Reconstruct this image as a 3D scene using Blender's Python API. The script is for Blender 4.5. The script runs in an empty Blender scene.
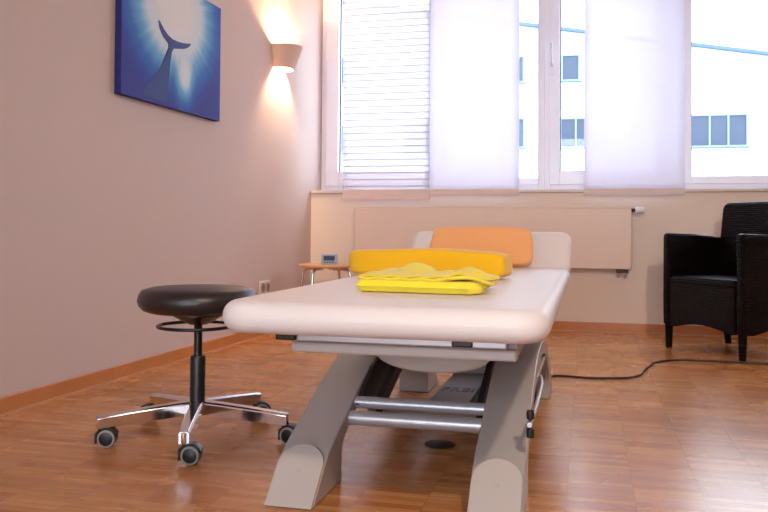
import bpy, bmesh, math, random
from mathutils import Vector, Matrix
random.seed(7)
C = bpy.context.scene.collection
PI = math.pi
def R(a): return math.radians(a)

# ------------------------------------------------------------------ materials
def srgb(r, g, b):
    f = lambda c: (c/255/12.92) if c/255 <= 0.04045 else ((c/255+0.055)/1.055)**2.4
    return (f(r), f(g), f(b), 1)

def mat(name, col, rough=0.5, metal=0.0, bump=0.0, scale=40, var=0.0, coat=0.0, spec=0.5, sheen=0.0, detail=3):
    m = bpy.data.materials.new(name); m.use_nodes = True
    n = m.node_tree.nodes; l = m.node_tree.links
    b = n['Principled BSDF']
    b.inputs['Roughness'].default_value = rough
    b.inputs['Metallic'].default_value = metal
    b.inputs['Coat Weight'].default_value = coat
    b.inputs['Specular IOR Level'].default_value = spec
    b.inputs['Sheen Weight'].default_value = sheen
    tc = n.new('ShaderNodeTexCoord')
    no = n.new('ShaderNodeTexNoise'); no.inputs['Scale'].default_value = scale; no.inputs['Detail'].default_value = detail
    l.new(tc.outputs['Object'], no.inputs['Vector'])
    mx = n.new('ShaderNodeMix'); mx.data_type = 'RGBA'
    mx.inputs[6].default_value = tuple(c*(1-var) for c in col[:3]) + (1,)
    mx.inputs[7].default_value = tuple(min(1, c*(1+var)) for c in col[:3]) + (1,)
    l.new(no.outputs['Fac'], mx.inputs[0]); l.new(mx.outputs[2], b.inputs['Base Color'])
    if bump:
        bp = n.new('ShaderNodeBump'); bp.inputs['Strength'].default_value = bump; bp.inputs['Distance'].default_value = 0.003
        l.new(no.outputs['Fac'], bp.inputs['Height']); l.new(bp.outputs[0], b.inputs['Normal'])
    return m

M = {}
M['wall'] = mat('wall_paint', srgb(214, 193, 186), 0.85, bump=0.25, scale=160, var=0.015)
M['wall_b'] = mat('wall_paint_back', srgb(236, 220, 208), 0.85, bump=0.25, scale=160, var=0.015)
M['ceil'] = mat('ceiling_paint', srgb(236, 228, 222), 0.9, bump=0.1, scale=120)
M['sill'] = mat('sill_stone', srgb(220, 204, 200), 0.5, var=0.04)
M['frame'] = mat('window_frame_plastic', srgb(236, 234, 243), 0.35, var=0.01)
M['gasket'] = mat('window_gasket', srgb(60, 66, 90), 0.6)
M['radiator'] = mat('radiator_enamel', srgb(234, 214, 202), 0.45, var=0.01)
M['base'] = mat('oak_baseboard', srgb(198, 124, 62), 0.4, var=0.18, scale=6, coat=0.2)
M['basecap'] = mat('oak_strip', srgb(206, 150, 108), 0.4, var=0.1, scale=8)
M['vinyl'] = mat('cream_vinyl', srgb(232, 224, 224), 0.42, bump=0.12, scale=260, var=0.01, spec=0.4)
M['lacquer'] = mat('warm_grey_lacquer', srgb(176, 168, 164), 0.38, bump=0.05, scale=400, var=0.02)
M['lacquer_l'] = mat('light_grey_lacquer', srgb(192, 183, 178), 0.35, bump=0.05, scale=400, var=0.02)
M['alu'] = mat('satin_aluminium', srgb(196, 194, 200), 0.32, metal=0.45, var=0.02)
M['darkmetal'] = mat('dark_metal', srgb(62, 54, 50), 0.5, metal=0.3)
M['black'] = mat('black_plastic', srgb(22, 20, 21), 0.4, var=0.1)
M['blackmetal'] = mat('black_lacquered_steel', srgb(18, 16, 17), 0.3, spec=0.6)
M['leather'] = mat('black_leatherette', srgb(34, 27, 26), 0.36, bump=0.2, scale=220, var=0.1, spec=0.6)
M['chrome'] = mat('polished_chrome', srgb(222, 218, 220), 0.12, metal=1.0)
M['tyre'] = mat('grey_rubber', srgb(150, 146, 140), 0.6)
M['roll'] = mat('amber_terry', srgb(255, 192, 0), 0.9, bump=0.6, scale=420, var=0.06, sheen=0.3)
M['orange'] = mat('apricot_terry', srgb(255, 180, 116), 0.9, bump=0.6, scale=420, var=0.05, sheen=0.3)
M['yellow'] = mat('lemon_terry', srgb(255, 230, 44), 0.9, bump=0.6, scale=420, var=0.05, sheen=0.3)
M['beech'] = mat('beech_ply', srgb(224, 166, 116), 0.4, var=0.08, scale=12, coat=0.1)
M['plaster'] = mat('sconce_plaster', srgb(226, 196, 176), 0.8, bump=0.15, scale=120)
M['socket'] = mat('socket_plastic', srgb(226, 212, 204), 0.4)
M['socket_d'] = mat('socket_recess', srgb(150, 128, 118), 0.6)
M['cable'] = mat('cable_rubber', srgb(40, 36, 40), 0.5)
M['bluegrey'] = mat('clock_case', srgb(165, 180, 196), 0.35)
M['lcd'] = mat('clock_display', srgb(72, 92, 128), 0.2)
M['digit'] = mat('clock_digit', srgb(24, 32, 56), 0.5)
M['print_dark'] = mat('whale_print', srgb(24, 52, 128), 0.6, var=0.12, scale=9)
M['facade'] = mat('facade_render', srgb(214, 226, 230), 0.9, var=0.01, scale=3)
M['facadewin'] = mat('facade_window_frame', srgb(128, 146, 168), 0.5, spec=.2)
M['facadeglass'] = mat('facade_glass', srgb(54, 68, 88), 0.2, var=0.35, scale=1.2, spec=.35)
M['roofedge'] = mat('roof_flashing', srgb(88, 108, 134), 0.6, spec=.2)
M['asphalt'] = mat('yard_paving', srgb(190, 190, 190), 0.9, var=0.1, scale=1)

def bulb_mat():
    m = bpy.data.materials.new('bulb_glow'); m.use_nodes = True
    b = m.node_tree.nodes['Principled BSDF']
    b.inputs['Base Color'].default_value = (1, .9, .75, 1)
    b.inputs['Emission Color'].default_value = (1, .74, .45, 1)
    b.inputs['Emission Strength'].default_value = 20
    return m
M['bulb'] = bulb_mat()

def glass_mat():
    m = bpy.data.materials.new('window_glass'); m.use_nodes = True
    n = m.node_tree.nodes; l = m.node_tree.links; n.clear()
    o = n.new('ShaderNodeOutputMaterial'); mx = n.new('ShaderNodeMixShader')
    t = n.new('ShaderNodeBsdfTransparent'); g = n.new('ShaderNodeBsdfGlossy'); g.inputs['Roughness'].default_value = 0.02
    t.inputs[0].default_value = (.95, .98, 1, 1)
    mx.inputs[0].default_value = 0.05
    l.new(t.outputs[0], mx.inputs[1]); l.new(g.outputs[0], mx.inputs[2]); l.new(mx.outputs[0], o.inputs[0])
    return m
M['glass'] = glass_mat()

def sheer(name, transp, stripes):
    m = bpy.data.materials.new(name); m.use_nodes = True
    n = m.node_tree.nodes; l = m.node_tree.links; n.clear()
    o = n.new('ShaderNodeOutputMaterial')
    tr = n.new('ShaderNodeBsdfTransparent'); tl = n.new('ShaderNodeBsdfTranslucent'); df = n.new('ShaderNodeBsdfDiffuse')
    tc = n.new('ShaderNodeTexCoord')
    wv = n.new('ShaderNodeTexNoise'); wv.inputs['Scale'].default_value = 90
    mp = n.new('ShaderNodeMapping'); mp.inputs['Scale'].default_value = (8, 1, 1)
    l.new(tc.outputs['Object'], mp.inputs[0]); l.new(mp.outputs[0], wv.inputs['Vector'])
    cr = n.new('ShaderNodeValToRGB'); cr.color_ramp.elements[0].color = srgb(222, 216, 226); cr.color_ramp.elements[1].color = srgb(236, 231, 238)
    l.new(wv.outputs['Fac'], cr.inputs[0])
    col = cr.outputs[0]
    if stripes:
        sx = n.new('ShaderNodeSeparateXYZ'); l.new(tc.outputs['Object'], sx.inputs[0])
        a = n.new('ShaderNodeMath'); a.operation = 'MULTIPLY'; a.inputs[1].default_value = 1/0.0475; l.new(sx.outputs['Z'], a.inputs[0])
        f = n.new('ShaderNodeMath'); f.operation = 'FRACT'; l.new(a.outputs[0], f.inputs[0])
        g = n.new('ShaderNodeMath'); g.operation = 'LESS_THAN'; g.inputs[1].default_value = 0.17; l.new(f.outputs[0], g.inputs[0])
        mc = n.new('ShaderNodeMix'); mc.data_type = 'RGBA'; mc.inputs[7].default_value = srgb(190, 182, 192)
        l.new(g.outputs[0], mc.inputs[0]); l.new(col, mc.inputs[6]); col = mc.outputs[2]
    l.new(col, tl.inputs[0]); l.new(col, df.inputs[0])
    m1 = n.new('ShaderNodeMixShader'); m1.inputs[0].default_value = 0.42
    l.new(tl.outputs[0], m1.inputs[1]); l.new(df.outputs[0], m1.inputs[2])
    m2 = n.new('ShaderNodeMixShader'); m2.inputs[0].default_value = transp
    if stripes:
        k = n.new('ShaderNodeMath'); k.operation = 'MULTIPLY_ADD'; k.inputs[1].default_value = -transp*.45; k.inputs[2].default_value = transp
        l.new(g.outputs[0], k.inputs[0]); l.new(k.outputs[0], m2.inputs[0])
    l.new(m1.outputs[0], m2.inputs[1]); l.new(tr.outputs[0], m2.inputs[2]); l.new(m2.outputs[0], o.inputs[0])
    return m
M['sheer'] = sheer('sheer_panel_fabric', 0.13, False)
M['sheer_s'] = sheer('striped_sheer_fabric', 0.32, True)
M['unlit_hem'] = mat('panel_bar_unlit_hem', srgb(232, 214, 212), 0.8, var=0.03)  # weight bar colour, also the tone of panel fabric without backlight

def floor_mat():
    m = bpy.data.materials.new('strip_parquet'); m.use_nodes = True
    n = m.node_tree.nodes; l = m.node_tree.links
    b = n['Principled BSDF']
    tc = n.new('ShaderNodeTexCoord')
    mp = n.new('ShaderNodeMapping'); mp.inputs['Location'].default_value = (0.051+0.17*20, 10, 0)
    l.new(tc.outputs['Object'], mp.inputs[0])
    def brick(w, h, c1, c2, mort, msize, off=0.0):
        k = n.new('ShaderNodeTexBrick'); k.offset = off; k.squash = 1
        k.inputs['Scale'].default_value = 1; k.inputs['Brick Width'].default_value = w; k.inputs['Row Height'].default_value = h
        k.inputs['Color1'].default_value = c1; k.inputs['Color2'].default_value = c2; k.inputs['Mortar'].default_value = mort
        k.inputs['Mortar Size'].default_value = msize; k.inputs['Mortar Smooth'].default_value = 0.3; k.inputs['Bias'].default_value = 0
        l.new(mp.outputs[0], k.inputs['Vector']); return k
    a = brick(0.17, 0.029, srgb(192, 118, 56), srgb(226, 162, 98), srgb(150, 90, 46), 0.0006)
    c = brick(0.34, 0.087, (.82, .81, .80, 1), (1, 1, 1, 1), (.72, .70, .68, 1), 0.0005, 0.5)
    mm = n.new('ShaderNodeMix'); mm.data_type = 'RGBA'; mm.blend_type = 'MULTIPLY'; mm.inputs[0].default_value = 0.75
    l.new(a.outputs['Color'], mm.inputs[6]); l.new(c.outputs['Color'], mm.inputs[7])
    mg = n.new('ShaderNodeMapping'); mg.inputs['Scale'].default_value = (5, 90, 1); l.new(tc.outputs['Object'], mg.inputs[0])
    g = n.new('ShaderNodeTexNoise'); g.inputs['Scale'].default_value = 1.2; g.inputs['Detail'].default_value = 5; l.new(mg.outputs[0], g.inputs['Vector'])
    cr = n.new('ShaderNodeValToRGB'); cr.color_ramp.elements[0].position = .3; cr.color_ramp.elements[0].color = (.80, .78, .76, 1); cr.color_ramp.elements[1].position = .7; cr.color_ramp.elements[1].color = (1.06, 1.06, 1.06, 1)
    l.new(g.outputs['Fac'], cr.inputs[0])
    m2 = n.new('ShaderNodeMix'); m2.data_type = 'RGBA'; m2.blend_type = 'MULTIPLY'; m2.inputs[0].default_value = 1
    l.new(mm.outputs[2], m2.inputs[6]); l.new(cr.outputs[0], m2.inputs[7]); l.new(m2.outputs[2], b.inputs['Base Color'])
    w = n.new('ShaderNodeTexNoise'); w.inputs['Scale'].default_value = 3.5; l.new(tc.outputs['Object'], w.inputs['Vector'])
    rr = n.new('ShaderNodeMapRange'); rr.inputs[3].default_value = 0.22; rr.inputs[4].default_value = 0.32; l.new(w.outputs['Fac'], rr.inputs[0]); l.new(rr.outputs[0], b.inputs['Roughness'])
    bp = n.new('ShaderNodeBump'); bp.inputs['Strength'].default_value = .04; bp.inputs['Distance'].default_value = 0.001
    l.new(g.outputs['Fac'], bp.inputs['Height']); l.new(bp.outputs[0], b.inputs['Normal'])
    b.inputs['Specular IOR Level'].default_value = 0.5; b.inputs['Coat Weight'].default_value = 0.12; b.inputs['Coat Roughness'].default_value = 0.22
    return m
M['floor'] = floor_mat()

def rattan_mat():
    m = bpy.data.materials.new('dark_woven_rattan'); m.use_nodes = True
    n = m.node_tree.nodes; l = m.node_tree.links; b = n['Principled BSDF']
    tc = n.new('ShaderNodeTexCoord')
    k = n.new('ShaderNodeTexChecker'); k.inputs['Scale'].default_value = 90
    k.inputs['Color1'].default_value = srgb(26, 13, 12); k.inputs['Color2'].default_value = srgb(9, 5, 6)
    l.new(tc.outputs['Object'], k.inputs[0])
    no = n.new('ShaderNodeTexNoise'); no.inputs['Scale'].default_value = 14; l.new(tc.outputs['Object'], no.inputs['Vector'])
    mx = n.new('ShaderNodeMix'); mx.data_type = 'RGBA'; mx.blend_type = 'MULTIPLY'; mx.inputs[0].default_value = .8
    l.new(k.outputs[0], mx.inputs[6]); l.new(no.outputs['Color'], mx.inputs[7]); l.new(mx.outputs[2], b.inputs['Base Color'])
    wv = n.new('ShaderNodeTexWave'); wv.bands_direction = 'Z'; wv.inputs['Scale'].default_value = 28; wv.inputs['Distortion'].default_value = 2
    l.new(tc.outputs['Object'], wv.inputs[0])
    ad = n.new('ShaderNodeMath'); ad.operation = 'ADD'; l.new(wv.outputs['Fac'], ad.inputs[0]); l.new(k.outputs['Fac'], ad.inputs[1])
    bp = n.new('ShaderNodeBump'); bp.inputs['Strength'].default_value = .7; bp.inputs['Distance'].default_value = .004
    l.new(ad.outputs[0], bp.inputs['Height']); l.new(bp.outputs[0], b.inputs['Normal'])
    b.inputs['Roughness'].default_value = .5; b.inputs['Specular IOR Level'].default_value = .12
    return m
M['rattan'] = rattan_mat()

def canvas_mat():
    # printed picture: pale burst of sun rays through deep blue water
    m = bpy.data.materials.new('underwater_print'); m.use_nodes = True
    n = m.node_tree.nodes; l = m.node_tree.links; b = n['Principled BSDF']
    tc = n.new('ShaderNodeTexCoord')
    def ell(cy, cz, sy, sz):
        mp = n.new('ShaderNodeMapping'); mp.inputs['Location'].default_value = (0, -cy/sy, -cz/sz); mp.inputs['Scale'].default_value = (0, 1/sy, 1/sz)
        l.new(tc.outputs['Object'], mp.inputs[0])
        v = n.new('ShaderNodeVectorMath'); v.operation = 'LENGTH'; l.new(mp.outputs[0], v.inputs[0]); return mp, v.outputs['Value']
    mp1, d1 = ell(-0.01, 0.50, 0.38, 0.33)
    mp2, d2 = ell(0.09, 0.20, 0.15, 0.22)
    mn = n.new('ShaderNodeMath'); mn.operation = 'SMOOTH_MIN'; mn.inputs[2].default_value = .35; l.new(d1, mn.inputs[0])
    d2o = n.new('ShaderNodeMath'); d2o.operation = 'ADD'; d2o.inputs[1].default_value = .38; l.new(d2, d2o.inputs[0]); l.new(d2o.outputs[0], mn.inputs[1])
    gr = n.new('ShaderNodeTexNoise'); gr.inputs['Scale'].default_value = 7; gr.inputs['Detail'].default_value = 4
    nm = n.new('ShaderNodeVectorMath'); nm.operation = 'NORMALIZE'; l.new(mp1.outputs[0], nm.inputs[0]); l.new(nm.outputs[0], gr.inputs['Vector'])
    ma = n.new('ShaderNodeMath'); ma.operation = 'MULTIPLY_ADD'; ma.inputs[1].default_value = .24; l.new(gr.outputs['Fac'], ma.inputs[0]); l.new(mn.outputs[0], ma.inputs[2])
    cr = n.new('ShaderNodeValToRGB'); e = cr.color_ramp.elements
    e[0].position = .30; e[0].color = srgb(226, 224, 222)
    e[1].position = 1.0; e[1].color = srgb(34, 40, 142)
    for p, c in ((.5, (206, 220, 228)), (.62, (104, 172, 214)), (.76, (34, 104, 186)), (.9, (28, 62, 160))):
        x = e.new(p); x.color = srgb(*c)
    sub = n.new('ShaderNodeMath'); sub.operation = 'MULTIPLY_ADD'; sub.inputs[1].default_value = .62; sub.inputs[2].default_value = 0
    l.new(ma.outputs[0], sub.inputs[0]); l.new(sub.outputs[0], cr.inputs[0]); l.new(cr.outputs[0], b.inputs['Base Color'])
    b.inputs['Roughness'].default_value = .65
    return m
M['canvas'] = canvas_mat()
M['canvas_edge'] = mat('canvas_edge', srgb(36, 36, 112), 0.7)

# ------------------------------------------------------------------ mesh helpers
def wloc(o):
    v = Vector((0, 0, 0))
    while o: v += o.location; o = o.parent
    return v
def obj(name, bm, m, parent=None, local=False, smooth=None, bevel=0, seg=3, sub=0):
    if parent is not None and not local:
        bmesh.ops.translate(bm, verts=bm.verts, vec=-wloc(parent))
    bmesh.ops.recalc_face_normals(bm, faces=bm.faces)
    me = bpy.data.meshes.new(name); bm.to_mesh(me); bm.free()
    me.materials.append(m)
    o = bpy.data.objects.new(name, me); C.objects.link(o)
    if parent is not None: o.parent = parent
    if bevel:
        b = o.modifiers.new('b', 'BEVEL'); b.width = bevel; b.segments = seg; b.limit_method = 'ANGLE'; b.angle_limit = R(40)
    if sub:
        s = o.modifiers.new('s', 'SUBSURF'); s.levels = sub; s.render_levels = sub
    if smooth is not None or bevel or sub:
        me.polygons.foreach_set('use_smooth', [True]*len(me.polygons))
        ang = R(35 if smooth is None else smooth)
        if not sub:
            me.set_sharp_from_angle(angle=ang)
    return o
def own_origin(o):
    # put a single-mesh thing's origin at the middle of its underside
    vs = [v.co for v in o.data.vertices]
    c = Vector(((min(v.x for v in vs)+max(v.x for v in vs))/2, (min(v.y for v in vs)+max(v.y for v in vs))/2, min(v.z for v in vs)))
    o.data.transform(Matrix.Translation(-c)); o.location = o.location + c
    return o
def tag(o, label=None, cat=None, group=None, kind=None):
    if label: o['label'] = label
    if cat: o['category'] = cat
    if group: o['group'] = group
    if kind: o['kind'] = kind
    return o
def thing(name, label, cat, loc, rz=0, group=None):
    o = bpy.data.objects.new(name, None); C.objects.link(o); o.location = loc; o.rotation_euler = (0, 0, rz)
    return tag(o, label, cat, group)
def struct_empty(name, loc=(0, 0, 0)):
    o = bpy.data.objects.new(name, None); C.objects.link(o); o.location = loc; o['kind'] = 'structure'; return o
def box(bm, x0, x1, y0, y1, z0, z1, mtx=None):
    vs = [bm.verts.new((x, y, z)) for x in (x0, x1) for y in (y0, y1) for z in (z0, z1)]
    for f in ((0, 1, 3, 2), (4, 6, 7, 5), (0, 4, 5, 1), (2, 3, 7, 6), (0, 2, 6, 4), (1, 5, 7, 3)):
        bm.faces.new([vs[i] for i in f])
    if mtx: bmesh.ops.transform(bm, matrix=mtx, verts=vs)
    return vs
def B(*a, **k):
    bm = bmesh.new(); box(bm, *a, **k); return bm
def tube(bm, pts, r, seg=14, closed=False):
    pts = [Vector(p) for p in pts]; n = len(pts); rings = []
    up = None
    for i, p in enumerate(pts):
        if closed: t = (pts[(i+1) % n]-pts[i-1]).normalized()
        else: t = (pts[min(i+1, n-1)]-pts[max(i-1, 0)]).normalized()
        if up is None:
            up = Vector((0, 0, 1)) if abs(t.z) < .9 else Vector((1, 0, 0))
        s = t.cross(up).normalized(); up = s.cross(t).normalized()
        rr = r[i] if isinstance(r, (list, tuple)) else r
        rings.append([bm.verts.new(p + s*math.cos(2*PI*k/seg)*rr + up*math.sin(2*PI*k/seg)*rr) for k in range(seg)])
    m = n if closed else n-1
    for i in range(m):
        a, b = rings[i], rings[(i+1) % n]
        for k in range(seg): bm.faces.new((a[k], a[(k+1) % seg], b[(k+1) % seg], b[k]))
    if not closed:
        bm.faces.new(rings[0]); bm.faces.new(rings[-1])
def T(pts, r, seg=14, closed=False):
    bm = bmesh.new(); tube(bm, pts, r, seg, closed); return bm
def smooth_path(pts, n=8):
    P = [Vector(p) for p in pts]; P = [P[0]*2-P[1]] + P + [P[-1]*2-P[-2]]; out = []
    for i in range(1, len(P)-2):
        for k in range(n):
            t = k/n; a, b, c, d = P[i-1:i+3]
            out.append(0.5*((2*b)+(c-a)*t+(2*a-5*b+4*c-d)*t*t+(3*b-a-3*c+d)*t**3))
    out.append(P[-2]); return out
def lathe(bm, prof, c=(0, 0, 0), seg=40, axis='Z'):
    rings = []
    for r, z in prof:
        ring = []
        for k in range(seg):
            a = 2*PI*k/seg; x, y = r*math.cos(a), r*math.sin(a)
            p = (x, y, z) if axis == 'Z' else ((z, x, y) if axis == 'X' else (x, z, y))
            ring.append(bm.verts.new(Vector(p)+Vector(c)))
        rings.append(ring)
    for a, b in zip(rings, rings[1:]):
        for k in range(seg): bm.faces.new((a[k], a[(k+1) % seg], b[(k+1) % seg], b[k]))
    bm.faces.new(rings[0]); bm.faces.new(rings[-1])
def L(prof, c=(0, 0, 0), seg=40, axis='Z'):
    bm = bmesh.new(); lathe(bm, prof, c, seg, axis); return bm
def prism(bm, poly, a, b, axis='X'):
    # poly in (y,z) for X, (x,z) for Y, (x,y) for Z
    def mk(p, t):
        return {'X': (t, p[0], p[1]), 'Y': (p[0], t, p[1]), 'Z': (p[0], p[1], t)}[axis]
    A = [bm.verts.new(mk(p, a)) for p in poly]; Bq = [bm.verts.new(mk(p, b)) for p in poly]; n = len(poly)
    for i in range(n): bm.faces.new((A[i], A[(i+1) % n], Bq[(i+1) % n], Bq[i]))
    bm.faces.new(A); bm.faces.new(Bq)
def PR(*a, **k):
    bm = bmesh.new(); prism(bm, *a, **k); return bm
def rrect(w, d, r, n=8):
    r = max(r, 0.001); out = []
    for cx, cy, a0 in ((w/2-r, d/2-r, 0), (-w/2+r, d/2-r, 90), (-w/2+r, -d/2+r, 180), (w/2-r, -d/2+r, 270)):
        for k in range(n+1):
            a = R(a0+90*k/n); out.append((cx+r*math.cos(a), cy+r*math.sin(a)))
    return out
def slab(w, d, h, rc, re, c=(0, 0, 0), re_low=None):
    # rounded-rectangle slab, edges rolled with radius re; c = middle of underside
    bm = bmesh.new(); prof = []; rl = re if re_low is None else re_low
    for k in range(7):
        a = R(90*k/6); prof.append((rl*(1-math.sin(a)), rl*(1-math.cos(a))))
    for k in range(7):
        a = R(90*k/6); prof.append((re*(1-math.cos(a)), h-re+re*math.sin(a)))
    rings = [[bm.verts.new((x+c[0], y+c[1], z+c[2])) for x, y in rrect(w-2*i, d-2*i, max(rc-i, .002))] for i, z in prof]
    n = len(rings[0])
    for a, b in zip(rings, rings[1:]):
        for k in range(n): bm.faces.new((a[k], a[(k+1) % n], b[(k+1) % n], b[k]))
    bm.faces.new(rings[0]); bm.faces.new(rings[-1]); return bm
def softbox(w, d, h, p=5, cuts=12, fn=None):
    bm = bmesh.new(); bmesh.ops.create_cube(bm, size=2)
    bmesh.ops.subdivide_edges(bm, edges=bm.edges[:], cuts=cuts, use_grid_fill=True)
    for v in bm.verts:
        x, y, z = v.co; s = (abs(x)**p+abs(y)**p+abs(z)**p)**(1/p)
        v.co = Vector((x/s*w/2, y/s*d/2, z/s*h/2))
        if fn: v.co = fn(v.co)
    return bm

# ------------------------------------------------------------------ room shell
XR, YF, ZC = 3.3, -2.6, 2.80
YB, YW = 5.70, 5.95           # parapet front, window frame plane
def wx(y): return -2.065 + (y-2.4)*0.0242
WALL_ROT = -math.atan(0.0242)
XL0, XL1 = wx(YF), wx(6.1)

o = obj('floor', PR([(XL0-.2, YF), (XR+.1, YF), (XR+.1, 6.1), (XL1-.1, 6.1)], -.12, 0, axis='Z'), M['floor']); tag(o, kind='structure')
o = obj('ceiling', B(-2.4, XR+.1, YF-.1, 6.12, ZC, ZC+.12), M['ceil']); tag(o, kind='structure')
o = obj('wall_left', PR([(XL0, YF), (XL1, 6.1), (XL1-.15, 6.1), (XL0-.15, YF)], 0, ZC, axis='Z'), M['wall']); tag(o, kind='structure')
o = obj('wall_right', B(XR, XR+.12, YF, 6.1, 0, ZC), M['wall']); tag(o, kind='structure')
FX0, FX1, FZ0, FZ1 = -1.9, .9, .25, 2.35           # unseen window added behind the viewer to bring in frontal daylight
bm = bmesh.new()
box(bm, -2.3, FX0, YF-.12, YF, 0, ZC); box(bm, FX1, XR+.1, YF-.12, YF, 0, ZC)
box(bm, FX0, FX1, YF-.12, YF, 0, FZ0); box(bm, FX0, FX1, YF-.12, YF, FZ1, ZC)
o = obj('wall_front', bm, M['wall']); tag(o, kind='structure')
bm = bmesh.new()
box(bm, wx(YB), XR, YB, 6.1, 0, 0.944)            # parapet under the windows
box(bm, wx(YB), XR, YB, 6.1, 2.58, ZC)             # lintel
box(bm, 3.12, XR, YB, 6.1, 0.944, 2.58)
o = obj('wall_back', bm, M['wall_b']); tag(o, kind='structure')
o = obj('trim_1', B(wx(YB)+.004, 3.12, YB-.022, YW-.06, .945, .966), M['sill'], bevel=.003); tag(o, kind='structure')
# baseboards
bb = .064
o = obj('baseboard_left', PR([(wx(YF), YF), (wx(YB), YB), (wx(YB)+.014, YB), (wx(YF)+.014, YF)], 0, bb, axis='Z'), M['base'], bevel=.003); tag(o, kind='structure')
q = obj('cover_strip', PR([(wx(YF)+.014, YF), (wx(YB)+.014, YB), (wx(YB)+.028, YB-.014), (wx(YF)+.028, YF)], 0, .008, axis='Z'), M['basecap'], o)
o = obj('baseboard_back', B(wx(YB)+.014, XR, YB-.014, YB, 0, bb), M['base'], bevel=.003); tag(o, kind='structure')
q = obj('cover_strip', B(wx(YB)+.028, XR, YB-.028, YB-.014, 0, .008), M['basecap'], o)

# windows
units = [(1, -1.976, -1.075, -1.838, -1.128, 1.115, False), (2, -1.075, -.30, -1.022, -.342, 1.057, False),
         (3, -.30, .552, -.193, .469, 1.107, True), (4, .552, 1.86, .687, 1.76, 1.060, False), (5, 1.86, 3.12, 2.0, 3.0, 1.107, True)]
for i, x0, x1, g0, g1, zb, handle in units:
    w = struct_empty(f'window_{i}', ((x0+x1)/2, YW, .966))
    zt, ztop = 2.47, 2.58
    bm = bmesh.new()
    fw = .045
    box(bm, x0, x0+fw, YW-.05, YW+.04, .966, ztop); box(bm, x1-fw, x1, YW-.05, YW+.04, .966, ztop)
    box(bm, x0+fw, x1-fw, YW-.05, YW+.04, .966, .966+.05); box(bm, x0+fw, x1-fw, YW-.05, YW+.04, ztop-.05, ztop)
    obj('window_frame', bm, M['frame'], w, bevel=.003)
    bm = bmesh.new()
    a0, a1, b0, b1 = x0+fw-.006, x1-fw+.006, 1.01, ztop-.045
    yy0, yy1 = YW-.068, YW+.02
    box(bm, a0, g0, yy0, yy1, b0, b1); box(bm, g1, a1, yy0, yy1, b0, b1)
    box(bm, g0, g1, yy0, yy1, b0, zb); box(bm, g0, g1, yy0, yy1, zt, b1)
    obj('sash', bm, M['frame'], w, bevel=.003)
    bm = bmesh.new(); t = .008
    box(bm, g0, g0+t, YW-.03, YW-.02, zb, zt); box(bm, g1-t, g1, YW-.03, YW-.02, zb, zt)
    box(bm, g0+t, g1-t, YW-.03, YW-.02, zb, zb+t*.5); box(bm, g0+t, g1-t, YW-.03, YW-.02, zt-t, zt)
    obj('seal', bm, M['gasket'], w)
    obj('pane', B(g0+.001, g1-.001, YW-.012, YW-.006, zb+.001, zt-.001), M['glass'], w)
    if handle:
        hx = (x0+g0)/2-.003
        bm = bmesh.new(); box(bm, hx-.013, hx+.013, yy0-.012, yy0, 1.79, 1.90)
        h = obj('window_handle', bm, M['frame'], w, bevel=.004)
        obj('lever', T([(hx, yy0-.01, 1.865), (hx, yy0-.05, 1.868), (hx, yy0-.055, 1.885), (hx, yy0-.055, 2.01)], .010, 10), M['alu'], h, smooth=50)

w = struct_empty('window_6', ((FX0+FX1)/2, YF-.06, FZ0))  # added window out of view, lights the front of table and stool
bm = bmesh.new()
box(bm, FX0, FX0+.06, YF-.09, YF-.03, FZ0, FZ1); box(bm, FX1-.06, FX1, YF-.09, YF-.03, FZ0, FZ1)
box(bm, FX0+.06, FX1-.06, YF-.09, YF-.03, FZ0, FZ0+.06); box(bm, FX0+.06, FX1-.06, YF-.09, YF-.03, FZ1-.06, FZ1)
box(bm, -.53, -.47, YF-.09, YF-.03, FZ0+.06, FZ1-.06)
obj('window_frame', bm, M['frame'], w)
obj('pane', B(FX0+.061, -.531, YF-.064, YF-.058, FZ0+.061, FZ1-.061), M['glass'], w)
obj('pane', B(-.469, FX1-.061, YF-.064, YF-.058, FZ0+.061, FZ1-.061), M['glass'], w)

# ------------------------------------------------------------------ outside
gy = obj('ground', B(-40, 40, -40, 40, -3.2, -3.0), M['asphalt']); tag(gy, kind='structure')
nb = thing('apartment_building', 'white rendered building with sloping roofline, seen outside behind the windows', 'building', (1.5, 17.0, -3))
FY = 16.0
def roofz(x): return 4.692 + (x+1.291)*(3.9-4.692)/(3.187+1.291)
prism_pts = [(-10, -3), (12, -3), (12, roofz(12)), (-10, roofz(-10))]
wins = [(-.50, -.145, 3.568, 4.086, 1), (-.52, .36, 2.276, 2.862, 3), (1.847, 2.846, 2.25, 2.86, 3), (-1.75, -1.185, 2.29, 2.885, 2), (-1.75, -1.2, 3.57, 4.1, 1),
        (-5.25, -4.86, 3.66, 4.246, 1), (-5.25, -4.86, 2.25, 2.85, 1), (4.2, 5.2, 2.25, 2.86, 3), (-3.6, -2.7, 2.25, 2.86, 2)]
obj('wall', PR(prism_pts, FY, FY+5, axis='Y'), M['facade'], nb)
obj('roof_edge', PR([(-10, roofz(-10)), (12, roofz(12)), (12, roofz(12)+.055), (-10, roofz(-10)+.055)], FY-.14, FY+5.1, axis='Y'), M['roofedge'], nb)
for x0, x1, z0, z1, nd in wins:
    bm = bmesh.new(); t = .03
    box(bm, x0, x1, FY-.04, FY, z0, z0+t); box(bm, x0, x1, FY-.04, FY, z1-t, z1)
    for k in range(nd+1):
        xx = x0 + (x1-x0-t)*k/nd; box(bm, xx, xx+t, FY-.04, FY, z0+t, z1-t)
    f = obj('window', bm, M['facadewin'], nb)
    obj('pane', B(x0+t, x1-t, FY-.012, FY-.002, z0+t, z1-t), M['facadeglass'], f)
    obj('window_ledge', B(x0-.04, x1+.04, FY-.05, FY, z0-.02, z0), M['roofedge'], nb)

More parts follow.
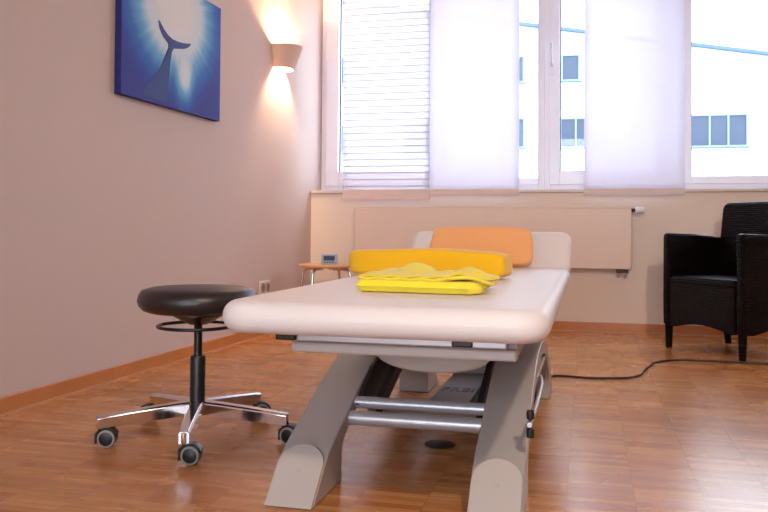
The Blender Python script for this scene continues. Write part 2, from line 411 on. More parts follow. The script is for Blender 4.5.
# ------------------------------------------------------------------ sliding panel curtains
rail = thing('curtain_rail', 'white ceiling rail the fabric panels hang from above the windows', 'curtain rail', (.6, 5.625, 2.66))
obj('track', B(-1.9, 3.1, 5.585, 5.665, 2.66, ZC-.002), M['frame'], rail, bevel=.003)
panels = [(-1.715, -1.078, .892, 5.606, 'sheer_s', 'finely striped translucent fabric panel hanging at the far left of the window, its bottom edge lowest'),
          (-1.092, -.456, .926, 5.630, 'sheer', 'plain white translucent fabric panel hanging right beside the striped one'),
          (-.023, .618, .923, 5.630, 'sheer', 'plain white translucent fabric panel hanging between window handle and right-hand pane'),
          (1.95, 2.60, .923, 5.630, 'sheer', 'plain white translucent fabric panel hanging beyond the rattan armchair')]
for x0, x1, zb, y, mm, lab in panels:
    t = thing('panel_curtain', lab, 'curtain', ((x0+x1)/2, y, zb), 0, 'sliding panel curtains at the windows')
    bm = bmesh.new(); nx, nz = 10, 24
    vs = [[bm.verts.new((x0+(x1-x0)*i/nx, y+.0022*math.sin(i*1.3+j*.35), zb+.008+(2.656-zb-.008)*j/nz)) for i in range(nx+1)] for j in range(nz+1)]
    for j in range(nz):
        for i in range(nx): bm.faces.new((vs[j][i], vs[j][i+1], vs[j+1][i+1], vs[j+1][i]))
    fb = obj('fabric', bm, M[mm], t, smooth=60)
    sol = fb.modifiers.new('t', 'SOLIDIFY'); sol.thickness = .0006
    sol.use_rim = True
    obj('unlit_hem', B(x0, x1, y-.005, y+.004, zb+.026, .967), M['unlit_hem'], t, bevel=.002)  # opaque beige band standing in for fabric that gets no backlight
    obj('weight_bar', B(x0-.001, x1+.001, y-.007, y+.006, zb, zb+.027), M['unlit_hem'], t, bevel=.003)

# ------------------------------------------------------------------ radiator
rd = thing('radiator', 'flat panel radiator in wall colour mounted under the window sill', 'radiator', (-.66, 5.63, .43))
obj('front_panel', B(-1.62, .282, 5.595, 5.612, .430, .835), M['radiator'], rd, bevel=.005)
bm = bmesh.new(); box(bm, -1.61, .272, 5.612, 5.668, .445, .832)
obj('convector_body', bm, M['radiator'], rd, bevel=.003)
obj('top_grille', B(-1.618, .28, 5.597, 5.668, .835, .846), M['radiator'], rd, bevel=.002)
for x in (-1.3, 0.0): obj('wall_bracket', B(x, x+.03, 5.668, 5.698, .5, .8), M['radiator'], rd)
v = obj('thermostat_valve', L([(.0, 0), (.012, 0), (.012, .022), (.010, .024), (.0, .024)], (.283, 5.632, .822), 18, 'X'), M['black'], rd, smooth=40)
obj('thermostat_head', L([(.0, .024), (.017, .024), (.022, .03), (.021, .075), (.016, .082), (0, .082)], (.283, 5.632, .822), 20, 'X'), M['frame'], v, smooth=40)
bm = bmesh.new(); box(bm, .185, .262, 5.615, 5.655, .405, .43)
pv = obj('pipe_valve', bm, M['darkmetal'], rd, bevel=.004)
for x in (.20, .247):
    obj('supply_pipe', T([(x, 5.635, .41), (x, 5.635, .392), (x, 5.65, .38), (x, 5.697, .378)], .008, 10), M['alu'], rd, smooth=50)

# ------------------------------------------------------------------ wall sconces (one beside the window, one further back in the room)
def sconce(y, lab, power):
    X = wx(y); t = thing('wall_sconce', lab, 'wall lamp', (X, y, 1.745), WALL_ROT)
    bm = bmesh.new(); H = .148; n = 28; th = .007
    def ring(z, inner):
        s = z/H; a = (.098+.034*s) ; d = (.096+.062*s**.8); r = []
        if inner: a -= th; d -= th
        for k in range(n+1):
            g = -PI/2+PI*k/n
            r.append(bm.verts.new((max(d*abs(math.cos(g))**.75, .001), a*math.sin(g), z)))
        return r
    zs = [0, .02, .05, .09, .125, H]
    O = [ring(z, False) for z in zs]; I = [ring(z, True) for z in zs]
    for S in (O, I):
        for a, b in zip(S, S[1:]):
            for k in range(n): bm.faces.new((a[k], a[k+1], b[k+1], b[k]))
    for k in range(n):
        bm.faces.new((O[0][k], O[0][k+1], I[0][k+1], I[0][k])); bm.faces.new((O[-1][k], O[-1][k+1], I[-1][k+1], I[-1][k]))
    for j in range(len(zs)-1):
        for k in (0, n): bm.faces.new((O[j][k], O[j+1][k], I[j+1][k], I[j][k]))
    obj('lamp_shade', bm, M['plaster'], t, local=True, smooth=40)
    obj('lamp_holder', B(.0, .045, -.012, .012, .045, .065), M['socket'], t, local=True)
    obj('bulb', L([(.001, .062), (.010, .064), (.013, .078), (.011, .096), (.001, .104)], (.045, 0, 0), 16), M['bulb'], t, local=True, smooth=60)
    ld = bpy.data.lights.new('sconce_light', 'POINT'); ld.energy = power; ld.color = (1, .70, .42); ld.shadow_soft_size = .018
    lo = bpy.data.objects.new('sconce_light', ld); C.objects.link(lo); lo.parent = t; lo.location = (.070, 0, .085)
    return t
sconce(5.07, 'lit plaster half-bowl sconce on the left wall beside the window', 11)

# ceiling lamp added as warm fill, unseen behind the viewer
cl = thing('ceiling_fill_lamp', 'added round opal fill lamp on the ceiling, unseen behind the viewer', 'ceiling lamp', (.7, -.6, 2.60))
obj('lamp_ring', L([(.0, .09), (.24, .09), (.24, .118), (.0, .118)], (.7, -.6, 2.60)), M['alu'], cl, smooth=40)
def diffuser_mat():
    m = bpy.data.materials.new('fill_lamp_glow'); m.use_nodes = True
    b = m.node_tree.nodes['Principled BSDF']; b.inputs['Base Color'].default_value = (.9, .85, .8, 1)
    b.inputs['Emission Color'].default_value = (1, .68, .42, 1); b.inputs['Emission Strength'].default_value = 3
    return m
M['opal'] = diffuser_mat()
obj('diffuser', L([(.001, .0), (.12, .008), (.2, .04), (.22, .09), (.001, .09)], (.7, -.6, 2.60)), M['opal'], cl, smooth=60)

# adjustable ceiling spot added as fill, unseen behind the viewer
def fill_spot(x, y, aim, power, lab):
    t = thing('ceiling_fill_spot', lab, 'fill_spot', (x, y, ZC-.002))
    obj('mounting_plate', L([(0, -.02), (.05, -.02), (.055, -.012), (.055, 0), (0, 0)], (x, y, ZC-.002)), M['frame'], t, smooth=40)
    obj('arm', T([(x, y, ZC-.02), (x, y, ZC-.085)], .007, 10), M['frame'], t, smooth=50)
    d = (Vector(aim)-Vector((x, y, ZC-.13))).normalized(); q = d.to_track_quat('-Z', 'Y').to_matrix().to_4x4()
    bm = bmesh.new(); lathe(bm, [(.030, .05), (.045, .04), (.052, -.045), (.046, -.045), (.040, -.01), (.02, .0)], (0, 0, 0), 30)
    bmesh.ops.transform(bm, matrix=Matrix.Translation((x, y, ZC-.13)) @ q, verts=bm.verts)
    obj('lamp_housing', bm, M['frame'], t, smooth=40)
    ld = bpy.data.lights.new('fill_spot_light', 'SPOT'); ld.energy = power; ld.color = (1, .80, .62); ld.shadow_soft_size = .12; ld.spot_size = R(78); ld.spot_blend = 1
    lo = bpy.data.objects.new('fill_spot_light', ld); C.objects.link(lo); lo.parent = t
    lo.location = Vector((0, 0, -.128)) + d*.06; lo.rotation_euler = q.to_euler()
fill_spot(.9, -.6, (-.35, 4.0, .6), 112, 'added white fill spot on the ceiling, unseen behind the viewer, aimed at the massage table')

# ------------------------------------------------------------------ canvas picture
PY = 3.675; t = thing('canvas_picture', 'large blue canvas print of a whale tail under water on the left wall', 'picture', (wx(PY)+.002, PY, 1.277), WALL_ROT)
W2 = .475; HH = .63
obj('canvas', B(.031, .034, -W2, W2, 0, HH), M['canvas'], t, local=True)
obj('stretcher', B(0, .031, -W2, W2, 0, HH), M['canvas_edge'], t, local=True)
Lp = [(3.535,1.689),(3.544,1.657),(3.561,1.637),(3.584,1.617),(3.618,1.602),(3.638,1.587),(3.644,1.567),(3.625,1.534),(3.598,1.504),(3.56,1.464),(3.518,1.424),(3.481,1.394),(3.43,1.35),(3.40,1.30)]
Rp = [(3.62,1.30),(3.63,1.368),(3.64,1.415),(3.647,1.474),(3.654,1.518),(3.665,1.557),(3.682,1.582),(3.728,1.591),(3.782,1.602),(3.822,1.616),(3.853,1.637),(3.853,1.645),(3.812,1.637),(3.766,1.63),(3.716,1.627),(3.669,1.628),(3.628,1.639),(3.594,1.656),(3.566,1.677),(3.546,1.692)]
poly = [(yy*.99-PY, .68+(zz-.68)*.99-1.277) for yy, zz in Lp+Rp]
bm = bmesh.new(); prism(bm, poly, .0341, .0348, axis='X')
bmesh.ops.triangulate(bm, faces=[f for f in bm.faces if len(f.verts) > 4])
whale = obj('whale_tail_print', bm, M['print_dark'], t, local=True)

# ------------------------------------------------------------------ double wall socket
oy = 4.86
t = thing('wall_socket', 'white double power socket low on the left wall behind the stool', 'power socket', (wx(oy), oy, .262), WALL_ROT)
obj('plate', B(0, .010, -.080, .080, 0, .085), M['socket'], t, local=True, bevel=.003)
for s in (-1, 1):
    obj('socket_insert', L([(.0, .0102), (.024, .0102), (.028, .0125), (.024, .0112), (.0, .0112)], (0, s*.038, .0425), 24, 'X'), M['socket_d'], t, local=True, smooth=40)

# ------------------------------------------------------------------ treatment table
TB = thing('massage_table', 'cream padded massage table on curved grey arch legs in the middle of the room', 'massage table', (-.42, 2.62, 0))
MX0, MX1, MY0, MY1, MZ0, MZ1 = -.782, -.070, 1.60, 3.55, .455, .525
mt = obj('mattress', slab(MX1-MX0, MY1-MY0, MZ1-MZ0, .075, .034, ((MX0+MX1)/2, (MY0+MY1)/2, MZ0), .034), M['vinyl'], TB, smooth=60)
# head section, raised
hs = slab(MX1-MX0, .235, .062, .045, .028)
bmesh.ops.transform(hs, matrix=Matrix.Translation(((MX0+MX1)/2, 3.640, .575)) @ Matrix.Rotation(R(52), 4, 'X') @ Matrix.Translation((0, 0, -.031)), verts=hs.verts)
obj('head_cushion', hs, M['vinyl'], TB, smooth=60)
# support frame
bm = bmesh.new()
box(bm, -.655, -.145, 1.75, 1.785, .400, .424)
obj('front_rail', bm, M['lacquer_l'], TB, bevel=.006)
obj('rail_lip', B(-.640, -.165, 1.742, 1.776, .426, .452), M['alu'], TB, bevel=.004)
for x0, x1 in ((-.687, -.640), (-.283, -.238)):
    obj('rail_cap', B(x0, x1, 1.733, 1.79, .429, .447), M['black'], TB, bevel=.003)
for x0, x1 in ((-.655, -.61), (-.19, -.145)):
    obj('side_rail', B(x0, x1, 1.785, 3.5, .405, .452), M['lacquer'], TB, bevel=.004)
obj('rear_rail', B(-.61, -.19, 3.44, 3.5, .405, .452), M['lacquer'], TB, bevel=.004)
obj('head_hinge', B(-.62, -.2, 3.50, 3.62, .44, .46), M['darkmetal'], TB)
# arches
outer = smooth_path([(0, 1.885, 0), (0, 2.0, .098), (0, 2.16, .165), (0, 2.33, .232), (0, 2.52, .288), (0, 2.74, .308), (0, 2.96, .288), (0, 3.15, .240), (0, 3.32, .172), (0, 3.47, .098), (0, 3.595, 0)], 5)
inner = smooth_path([(0, 3.36, 0), (0, 3.345, .085), (0, 3.24, .155), (0, 3.08, .215), (0, 2.90, .252), (0, 2.74, .262), (0, 2.58, .252), (0, 2.42, .214), (0, 2.25, .155), (0, 2.135, .098), (0, 2.125, 0)], 5)
def arch(x0, x1, sgn):
    n = len(outer); inn = list(reversed(inner)); bm = bmesh.new(); V = []
    for x in (x0, x1):
        V.append(([bm.verts.new((x, p.y, max(p.z, 0.001))) for p in outer], [bm.verts.new((x, p.y, max(p.z, 0.001))) for p in inn]))
    (oa, ia), (ob, ib) = V
    for i in range(n-1):
        bm.faces.new((oa[i], oa[i+1], ob[i+1], ob[i])); bm.faces.new((ia[i], ib[i], ib[i+1], ia[i+1]))
        bm.faces.new((oa[i], ia[i], ia[i+1], oa[i+1])); bm.faces.new((ob[i], ob[i+1], ib[i+1], ib[i]))
    for k in (0, n-1): bm.faces.new((oa[k], ob[k], ib[k], ia[k]))
    a = obj('arch_leg', bm, M['lacquer'], TB, bevel=.004, smooth=30)
    # rounded foot covers, front and rear
    for s in (0, 1):
        cm = bmesh.new(); xc = (x0+x1)/2; hw = .0605; pts = []
        path = [(1.877, .002), (1.990, .105)]
        d = Vector((path[1][0]-path[0][0], path[1][1]-path[0][1])); Ls = d.length; d.normalize(); nrm = Vector((-d.y, d.x))
        o0 = [(-hw, 0), (hw, 0)]
        for k in range(17):
            g = PI*k/16; o0.append((hw*math.cos(g), Ls-.035+hw*math.sin(g)))
        fr = []; bk = []
        for u, v_ in o0:
            y = path[0][0]+d.x*v_; z = path[0][1]+d.y*v_
            y1 = y+.05; z1 = z
            if v_ > Ls*.8: y1 = y+.03; z1 = z-.012
            if s: y = 5.48-y; y1 = 5.48-y1
            fr.append(cm.verts.new((xc+u, y, z))); bk.append(cm.verts.new((xc+u, y1, max(z1, .002))))
        m_ = len(fr)
        for k in range(m_): cm.faces.new((fr[k], fr[(k+1) % m_], bk[(k+1) % m_], bk[k]))
        cm.faces.new(fr); cm.faces.new(bk)
        fc = obj('foot_cover', cm, M['lacquer_l'], a, smooth=30)
        # screw
        v_ = .105; y = path[0][0]+d.x*v_; z = path[0][1]+d.y*v_
        yy = y-.001 if not s else 5.48-y+.001
        sb = bmesh.new(); lathe(sb, [(0, -.0015), (.005, -.0015), (.006, .0), (.0, .0)], (0, 0, 0), 14)
        bmesh.ops.transform(sb, matrix=Matrix.Translation((xc, yy, z)) @ Matrix.Rotation(R(-48 if s else 48)+(PI if not s else PI), 4, 'X'), verts=sb.verts)
        obj('screw', sb, M['lacquer_l'], a, smooth=30)
    return a
arch(-.772, -.645, -1); arch(-.273, -.146, 1)
for (y, z, r) in ((2.20, .153, .020), (2.262, .184, .017), (3.28, .153, .020), (3.218, .184, .017)):
    obj('crossbar', T([(-.646, y, z), (-.272, y, z)], r, 20), M['alu'], TB, smooth=50)
# lift housing: rounded belly under the top
pts = [(-.61, .40), (-.60, .372), (-.545, .36)]
pts = [(-.520, .402)] + [(-.375-.145*math.cos(PI*k/16), .368-.045*math.sin(PI*k/16)) for k in range(17)] + [(-.23, .402)]
obj('lift_housing', PR(pts, 2.0, 3.30, axis='Y'), M['lacquer'], TB, bevel=.006, smooth=30)
# scissor arms between the base and the top
def bar(bm, p, q, w, h):
    p, q = Vector(p), Vector(q); d = q-p
    rot = d.to_track_quat('Y', 'Z').to_matrix().to_4x4()
    box(bm, -w/2, w/2, 0, d.length, -h/2, h/2, Matrix.Translation(p) @ rot)
for x in (-.595, -.298):
    bm = bmesh.new(); bar(bm, (x, 2.32, .16), (x, 3.05, .39), .018, .05)
    obj('scissor_arm', bm, M['darkmetal'], TB, bevel=.003)
for x in (-.572, -.322):
    bm = bmesh.new(); bar(bm, (x, 3.18, .155), (x, 2.45, .385), .018, .05)
    obj('scissor_arm', bm, M['darkmetal'], TB, bevel=.003)
obj('gusset', PR([(2.24, .180), (2.42, .160), (2.88, .262), (2.62, .31), (2.40, .262)], -.644, -.632, axis='X'), M['darkmetal'], TB, bevel=.002)
# lengthwise base plate with lettering
pl = obj('base_plate', B(-.512, -.375, 2.38, 3.22, .091, .115), M['lacquer'], TB, bevel=.004)
obj('base_plate_trim', B(-.375, -.352, 2.38, 3.22, .091, .108), M['darkmetal'], TB, bevel=.003)
for y in (2.395, 3.205):
    obj('cross_member', B(-.645, -.272, y-.015, y+.015, .115, .150), M['lacquer'], TB, bevel=.004)
fc = bpy.data.curves.new('lettering', 'FONT'); fc.body = 'FREI'; fc.size = .062; fc.extrude = .0008; fc.space_character = 1.1; fc.offset = .0022
fc.align_x = 'CENTER'
ft = bpy.data.objects.new('lettering_curve', fc); C.objects.link(ft)
lm = bpy.data.meshes.new_from_object(ft.evaluated_get(bpy.context.evaluated_depsgraph_get())); lm.name = 'lettering'
bpy.data.objects.remove(ft); bpy.data.curves.remove(fc)
lm.materials.clear(); lm.materials.append(M['blackmetal'])
fo = bpy.data.objects.new('lettering', lm); C.objects.link(fo)
fo.parent = pl; fo.location = Vector((-.443, 2.842, .1160)) - wloc(pl)
fo.scale = (.98, 1.35, 1)
# height-adjustment foot bar on the right side
bm = bmesh.new(); tube(bm, smooth_path([(-.134, 1.99, .213), (-.134, 2.28, .205), (-.137, 2.58, .215), (-.165, 2.72, .215)], 5), .006, 10)
fb = obj('foot_control_bar', bm, M['alu'], TB, smooth=50)
for z in (.187, .232):
    obj('control_knob', L([(0, -.010), (.009, -.010), (.010, 0), (.009, .010), (0, .010)], (-.134, 2.017, z), 16), M['black'], fb, smooth=40)
obj('knob_post', T([(-.134, 2.017, .19), (-.134, 2.017, .235)], .004, 8), M['black'], fb, smooth=50)
bm = bmesh.new(); box(bm, -.26, -.155, 2.62, 3.18, .115, .20)
obj('motor_box', bm, M['black'], TB, bevel=.008)
obj('bracket', B(-.20, -.150, 2.55, 3.25, .205, .222), M['lacquer'], TB, bevel=.003)

# ------------------------------------------------------------------ cushions and towel on the table
cu = obj('bolster_cushion', softbox(.560, .135, .092, 6, 14, lambda p: Vector((p.x, p.y, p.z + (0.0035*math.cos(p.x*15-.4) if p.z > 0 else 0)))), M['roll'], smooth=80)
cu.location = (-.513, 2.655, MZ1+.0465); cu.rotation_euler = (0, 0, R(-13)); tag(cu, 'long amber yellow bolster lying across the massage table behind the folded towel', 'cushion')
def ofn(p):
    p = p.copy(); p.z += .004*math.sin(p.x*22+1)*(1 if p.z > 0 else 0); p.x *= 1-.05*max(0, p.y/.085); return p
cu = obj('cushion', softbox(.440, .172, .062, 7, 14, ofn), M['orange'], smooth=80)
cu.rotation_euler = (R(66), 0, R(-3)); cu.location = (-.441, 3.475, MZ1+.085)
tag(cu, 'apricot orange towelling cushion leaning on the raised head end', 'cushion')

def towel():
    bm = bmesh.new(); nx, ny = 90, 60
    W, D = .300, .235
    for lay in range(3):
        th = (.0150, .0040, .0035)[lay]; z0 = (.0155, .0330, .0400)[lay]
        top = []; bot = []
        for j in range(ny+1):
            rt, rb = [], []
            for i in range(nx+1):
                u, v = i/nx, j/ny
                x = (u-.5)*W; y = (v-.5)*D
                k = max(0, u-.80)
                x += k*(.12*math.sin(v*6+lay*1.7)+(-.1, .12, .02)[lay]*(.75-v)) + (.004*math.sin(v*9+lay) if u > .5 else .006*v*(1 if lay else 0))
                if lay: y = y*(.96 if lay == 1 else .93) + .004
                y += .0035*math.sin(u*6+lay) + .011*math.sin(u*24+lay*2)*k*3
                rise = 0
                peak = math.exp(-((u-.40+.15*(v-.5))/.15)**2)*math.exp(-((v-.80)/.28)**2)
                if lay: rise += .0295*peak + .006*math.sin(u*10+.6)*v
                rise += (0, .007, .008)[lay]*math.exp(-((u-.84)/.09)**2)*(1+.5*math.sin(v*14))
                rise -= (0, .009, .009)[lay]*max(0, u-.90)*8*(.6+.4*math.sin(v*11+lay))
                if lay: rise += .0014*math.sin(u*34+v*9+lay*2)
                e = min(1, min(u*W*1.2, (1-u)*W, v*D, (1-v)*D)/(th*1.05)); rd_ = math.sqrt(max(0, 1-(1-e)**2))
                mid = z0+rise
                rt.append(bm.verts.new((x, y, mid+th*rd_))); rb.append(bm.verts.new((x, y, max(.0005, mid-th*rd_))))
            top.append(rt); bot.append(rb)
        for j in range(ny):
            for i in range(nx):
                bm.faces.new((top[j][i], top[j][i+1], top[j+1][i+1], top[j+1][i])); bm.faces.new((bot[j][i], bot[j+1][i], bot[j+1][i+1], bot[j][i+1]))
        for i in range(nx):
            for j in (0, ny): bm.faces.new((top[j][i], top[j][i+1], bot[j][i+1], bot[j][i]))
        for j in range(ny):
            for i in (0, nx): bm.faces.new((top[j][i], top[j+1][i], bot[j+1][i], bot[j][i]))
    return bm
tw = obj('folded_towel', towel(), M['yellow'], smooth=70)
tw.location = (-.398, 2.045, MZ1+.001); tw.rotation_euler = (0, 0, R(-4)); tag(tw, 'lemon yellow towel folded in layers on the massage table before the bolster', 'towel')

# ------------------------------------------------------------------ rolling stool
ST = thing('rolling_stool', 'black leather swivel stool with chrome five-star base on castors', 'stool', (-1.232, 2.432, 0))
ST.rotation_euler = (0, 0, 0)
RA = .298
obj('seat', L([(.001, .405), (.10, .406), (.155, .409), (.177, .417), (.189, .430), (.194, .447), (.190, .464), (.180, .480), (.150, .488), (.08, .492), (.001, .493)], seg=64), M['leather'], ST, local=True, smooth=60)
obj('seat_mount', L([(.001, .368), (.03, .368), (.05, .378), (.085, .398), (.085, .406), (.001, .406)], seg=32), M['blackmetal'], ST, local=True, smooth=40)
rg = [(.12*math.cos(2*PI*k/40)-.01, .12*math.sin(2*PI*k/40), .362) for k in range(40)]
rv = obj('height_ring', T(rg, .0055, 10, True), M['blackmetal'], ST, local=True, smooth=60)
bm = bmesh.new()
for a in (60, 180, 300): tube(bm, [(.02*math.cos(R(a)), .02*math.sin(R(a)), .376), (.118*math.cos(R(a))-.01, .118*math.sin(R(a)), .363)], .005, 8)
obj('ring_spoke', bm, M['blackmetal'], rv, local=True, smooth=60)
obj('gas_piston', T([(0, 0, .255), (0, 0, .375)], .0135, 20), M['blackmetal'], ST, local=True, smooth=50)
obj('column', L([(.001, .085), (.024, .085), (.0245, .09), (.0245, .26), (.022, .266), (.001, .266)], seg=28), M['black'], ST, local=True, smooth=40)
obj('hub', L([(.001, .078), (.036, .078), (.040, .084), (.040, .108), (.033, .120), (.001, .122)], seg=32), M['chrome'], ST, local=True, smooth=40)
for i in range(5):
    a = R(-142+72*i); c, s = math.cos(a), math.sin(a)
    bm = bmesh.new(); secs = []
    for k in range(9):
        f = k/8; r = .02+(RA+.012-.02)*f; w = .023-.006*f; zt = .121-.026*f**1.2; zb = .078-.021*f; ch = .006
        ring_ = [(-w, zb), (w, zb), (w, zt-ch), (w-ch, zt), (-w+ch, zt), (-w, zt-ch)]
        secs.append([bm.verts.new((r*c-q*s, r*s+q*c, z)) for q, z in ring_])
    for p, q in zip(secs, secs[1:]):
        for k in range(6): bm.faces.new((p[k], p[(k+1) % 6], q[(k+1) % 6], q[k]))
    bm.faces.new(secs[0]); bm.faces.new(secs[-1])
    obj('base_arm', bm, M['chrome'], ST, local=True, bevel=.002, smooth=25)
    # castor
    px, py = RA*c, RA*s
    sw = R((16, 10, -8, 30, 190)[i])            # trailing direction of the castor
    tx, ty = math.cos(sw), math.sin(sw); ax, ay = -ty, tx
    cx_, cy_ = px+tx*.022, py+ty*.022
    mx_ = Matrix(((tx, ax, 0, cx_), (ty, ay, 0, cy_), (0, 0, 1, .0278), (0, 0, 0, 1)))
    bm = bmesh.new()
    lathe(bm, [(0, .0), (.0085, 0), (.0085, .03), (0, .03)], (-.022, 0, .018), 14)
    hood = [(-.034, -.012), (-.034, .020)] + [(.032*math.cos(R(g)), .032*math.sin(R(g))) for g in range(130, 9, -12)] + [(.010, .0), (-.012, -.004)]
    prism(bm, hood, -.0085, .0085, axis='Y')
    cap_ = [(.034*math.cos(R(g)), .034*math.sin(R(g))) for g in range(200, 14, -10)] + [(.0292*math.cos(R(g)), .0292*math.sin(R(g))) for g in range(20, 201, 10)]
    prism(bm, cap_, -.0165, .0165, axis='Y')
    box(bm, -.036, -.030, -.0165, .0165, -.016, .018)
    bmesh.ops.transform(bm, matrix=mx_, verts=bm.verts)
    ca = obj('castor', bm, M['black'], ST, local=True, bevel=.002, smooth=30)
    for sd in (-1, 1):
        bm = bmesh.new(); lathe(bm, [(.021, sd*.010), (.0265, sd*.010), (.0275, sd*.013), (.0275, sd*.019), (.0262, sd*.0215), (.0215, sd*.0220), (.021, sd*.016)], (0, 0, 0), 30, 'Y')
        bmesh.ops.transform(bm, matrix=mx_, verts=bm.verts); w_ = obj('wheel_tyre', bm, M['tyre'], ca, local=True, smooth=40)
        bm = bmesh.new(); lathe(bm, [(.001, sd*.010), (.0212, sd*.010), (.0212, sd*.0215), (.015, sd*.0235), (.001, sd*.0240)], (0, 0, 0), 26, 'Y')
        bmesh.ops.transform(bm, matrix=mx_, verts=bm.verts); obj('wheel_hub', bm, M['black'], ca, local=True, smooth=40)
    obj('stem_cap', L([(.001, .056), (.012, .056), (.0145, .062), (.0145, .090), (.012, .0925), (.001, .093)], (px, py, 0), 18), M['chrome'], ST, local=True, smooth=40)

# ------------------------------------------------------------------ small round side stool with clock
SX, SY = -1.680, 5.14
ss = thing('side_table', 'small round beech-topped stool with bent chrome legs in the corner', 'side table', (SX, SY, 0))
obj('tabletop', L([(.001, .428), (.170, .428), (.180, .431), (.184, .438), (.182, .447), (.176, .451), (.001, .452)], (SX, SY, 0), 48), M['beech'], ss, smooth=40)
for a in (259, 349, 79, 169):
    c, s = math.cos(R(a)), math.sin(R(a))
    pts = [(SX+.05*c, SY+.05*s, .419), (SX+.135*c, SY+.135*s, .419), (SX+.165*c, SY+.165*s, .408), (SX+.180*c, SY+.180*s, .375), (SX+.195*c, SY+.195*s, .20), (SX+.21*c, SY+.21*s, .008)]
    lg = obj('leg', T(smooth_path(pts, 5), .0105, 12), M['chrome'], ss, smooth=50)
    obj('leg_tip', T([(SX+.209*c, SY+.209*s, .016), (SX+.2103*c, SY+.2103*s, .0005)], .013, 12), M['black'], lg, smooth=40)
ck = thing('desk_clock', 'small blue-grey digital clock standing on the round side table', 'clock', (-1.632, 5.06, .4525), R(8))
bm = bmesh.new(); prism(bm, [(-.028, 0), (.020, 0), (.006, .066), (-.012, .066)], -.052, .052, axis='X')
obj('clock_case', bm, M['bluegrey'], ck, local=True, bevel=.004)
tl = math.atan2(.016, .066)
mk = Matrix.Translation((0, -.0285+.008, .033)) @ Matrix.Rotation(-tl, 4, 'X')
bm = bmesh.new(); box(bm, -.036, .036, -.0015, .001, -.008, .022); bmesh.ops.transform(bm, matrix=mk, verts=bm.verts)
obj('display', bm, M['lcd'], ck, local=True)
bm = bmesh.new()
for k in range(4):
    x = -.028+k*.016
    for bx in ((x, x+.009, .016, .018), (x, x+.009, -.004, -.002), (x, x+.002, -.003, .017), (x+.007, x+.009, -.003, .017)): box(bm, bx[0], bx[1], -.0028, -.0012, bx[2], bx[3])
bmesh.ops.transform(bm, matrix=mk, verts=bm.verts); obj('digits', bm, M['digit'], ck, local=True)
bm = bmesh.new()
for k in range(4): box(bm, -.034+k*.018, -.022+k*.018, -.0035, .001, -.023, -.016)
bmesh.ops.transform(bm, matrix=mk, verts=bm.verts); obj('buttons', bm, M['lcd'], ck, local=True)

# ------------------------------------------------------------------ rattan armchair
CH = thing('rattan_armchair', 'dark brown woven rattan armchair standing by the back wall', 'armchair', (.819, 4.998, 0), R(-52))
mr = M['rattan']
for s in (-1, 1):
    x0, x1 = s*.294, s*.246
    lo, hi = min(x0, x1), max(x0, x1)
    prof = [(-.262, .135), (-.265, .30), (-.262, .645)] + [(-.240-.022*math.cos(R(g)), .652+.022*math.sin(R(g))) for g in (20, 50, 80)] + [(-.05, .668), (.21, .645), (.215, .135), (.17, .130), (.0, .165), (-.17, .130)]
    a = obj('armrest', PR(prof, lo, hi, axis='X'), mr, CH, local=True, bevel=.014)
for sx in (-1, 1):
    for sy in (-1, 1):
        bm = bmesh.new(); x, y = sx*.268, (-.237 if sy < 0 else .205)
        dx, dy = 0, (.03 if sy > 0 else 0)
        tube(bm, [(x+dx, y+dy, .0005), (x+dx*.6, y+dy*.6, .08), (x, y, .16), (x, y, .40)], [.018, .021, .024, .024], 14)
        obj('leg', bm, mr, CH, local=True, smooth=50)
arc = [(-.236, .40), (-.236, .135)] + [(-.21+.42*k/14, .130+.030*math.sin(PI*k/14)) for k in range(15)] + [(.236, .135), (.236, .40)]
obj('front_skirt', PR(arc, -.262, -.232, axis='Y'), mr, CH, local=True, bevel=.006)
obj('seat', slab(.475, .46, .055, .02, .022, (0, -.035, .372)), mr, CH, local=True, smooth=50)
bk = slab(.590, .56, .055, .05, .024)
bmesh.ops.transform(bk, matrix=Matrix.Translation((0, .205, .585)) @ Matrix.Rotation(R(83), 4, 'X') @ Matrix.Translation((0, 0, -.0275)), verts=bk.verts)
obj('backrest', bk, mr, CH, local=True, smooth=50)
obj('rear_skirt', B(-.236, .236, .185, .212, .135, .40), mr, CH, local=True, bevel=.006)

# ------------------------------------------------------------------ power cable and floor box
cb = T(smooth_path([(-.20, 3.60, .006), (-.154, 3.877, .0055), (.013, 3.873, .0055), (.17, 3.919, .0055), (.242, 4.021, .0055), (.268, 4.15, .0055), (.304, 4.30, .0055), (.351, 4.443, .0055), (.475, 4.547, .0055), (.68, 4.55, .0055), (.901, 4.542, .0055), (1.3, 4.50, .0055), (1.9, 4.6, .0055), (2.6, 5.4, .0055), (2.7, 5.66, .0055)], 8), .005, 10)
cb = own_origin(obj('power_cable', cb, M['cable'], smooth=60)); tag(cb, 'thin dark power cable running over the floor from the massage table', 'cable')
fl = obj('floor_outlet', L([(.001, .0), (.048, .0), (.050, .002), (.046, .004), (.001, .004)], (-.452, 2.555, .0005), 32), M['darkmetal'], smooth=40)
own_origin(fl); tag(fl, 'round dark floor outlet lid set in the parquet under the table', 'floor outlet')

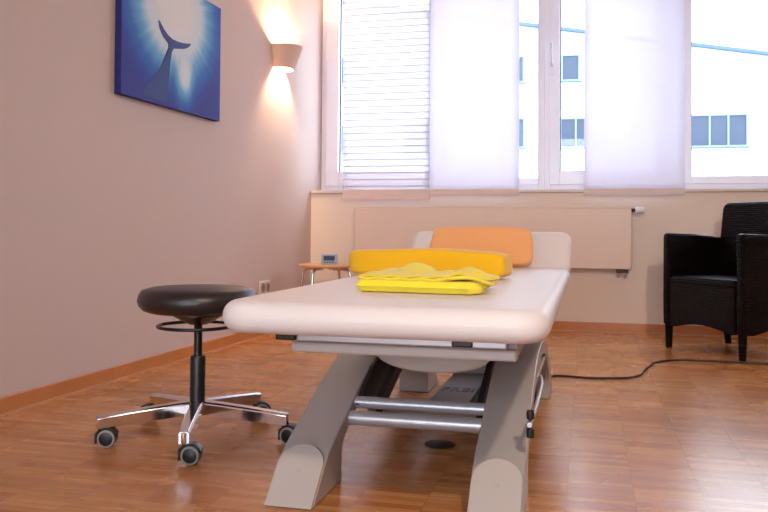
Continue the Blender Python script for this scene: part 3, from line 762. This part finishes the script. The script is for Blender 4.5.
# ------------------------------------------------------------------ daylight
wd = bpy.data.worlds.new('overcast_sky'); bpy.context.scene.world = wd; wd.use_nodes = True
n = wd.node_tree.nodes; l = wd.node_tree.links; bg = n['Background']
tc = n.new('ShaderNodeTexCoord'); sx = n.new('ShaderNodeSeparateXYZ'); l.new(tc.outputs['Generated'], sx.inputs[0])
cr = n.new('ShaderNodeValToRGB'); cr.color_ramp.elements[0].position = .0; cr.color_ramp.elements[0].color = (.92, .96, 1, 1); cr.color_ramp.elements[1].position = .8; cr.color_ramp.elements[1].color = (.72, .84, 1, 1)
l.new(sx.outputs['Z'], cr.inputs[0]); l.new(cr.outputs[0], bg.inputs[0]); bg.inputs[1].default_value = 1.95
for i, x0, x1, g0, g1, zb, h in units:
    ld = bpy.data.lights.new('window_portal', 'AREA'); ld.shape = 'RECTANGLE'; ld.size = g1-g0; ld.size_y = 2.47-zb; ld.cycles.is_portal = True
    lo = bpy.data.objects.new('window_portal', ld); C.objects.link(lo); lo.location = ((g0+g1)/2, YW+.045, (2.47+zb)/2); lo.rotation_euler = (R(-90), 0, 0)

ld = bpy.data.lights.new('window_portal', 'AREA'); ld.shape = 'RECTANGLE'; ld.size = FX1-FX0; ld.size_y = FZ1-FZ0; ld.cycles.is_portal = True
lo = bpy.data.objects.new('window_portal', ld); C.objects.link(lo); lo.location = ((FX0+FX1)/2, YF-.13, (FZ0+FZ1)/2); lo.rotation_euler = (R(90), 0, 0)

# ------------------------------------------------------------------ camera
f, yaw, p, r, cy = 811.998, .245585785, .0200486946, .00732256926, 213.5216
fw = Vector((-math.sin(yaw)*math.cos(p), math.cos(yaw)*math.cos(p), math.sin(p)))
rt = Vector((math.cos(yaw), math.sin(yaw), 0)); up = rt.cross(fw)
rt, up = rt*math.cos(r)+up*math.sin(r), -rt*math.sin(r)+up*math.cos(r)
cam = bpy.data.cameras.new('camera'); co = bpy.data.objects.new('camera', cam); C.objects.link(co)
co.matrix_world = Matrix(((rt.x, up.x, -fw.x, 0), (rt.y, up.y, -fw.y, 0), (rt.z, up.z, -fw.z, .68), (0, 0, 0, 1)))
cam.sensor_width = 36; cam.lens = f/768*36; cam.shift_y = (cy-256)/768; cam.clip_start = .05
bpy.context.scene.camera = co
vs = bpy.context.scene.view_settings
vs.view_transform = 'Standard'; vs.look = 'None'; vs.gamma = 1; vs.use_curve_mapping = False; vs.exposure = 2.0
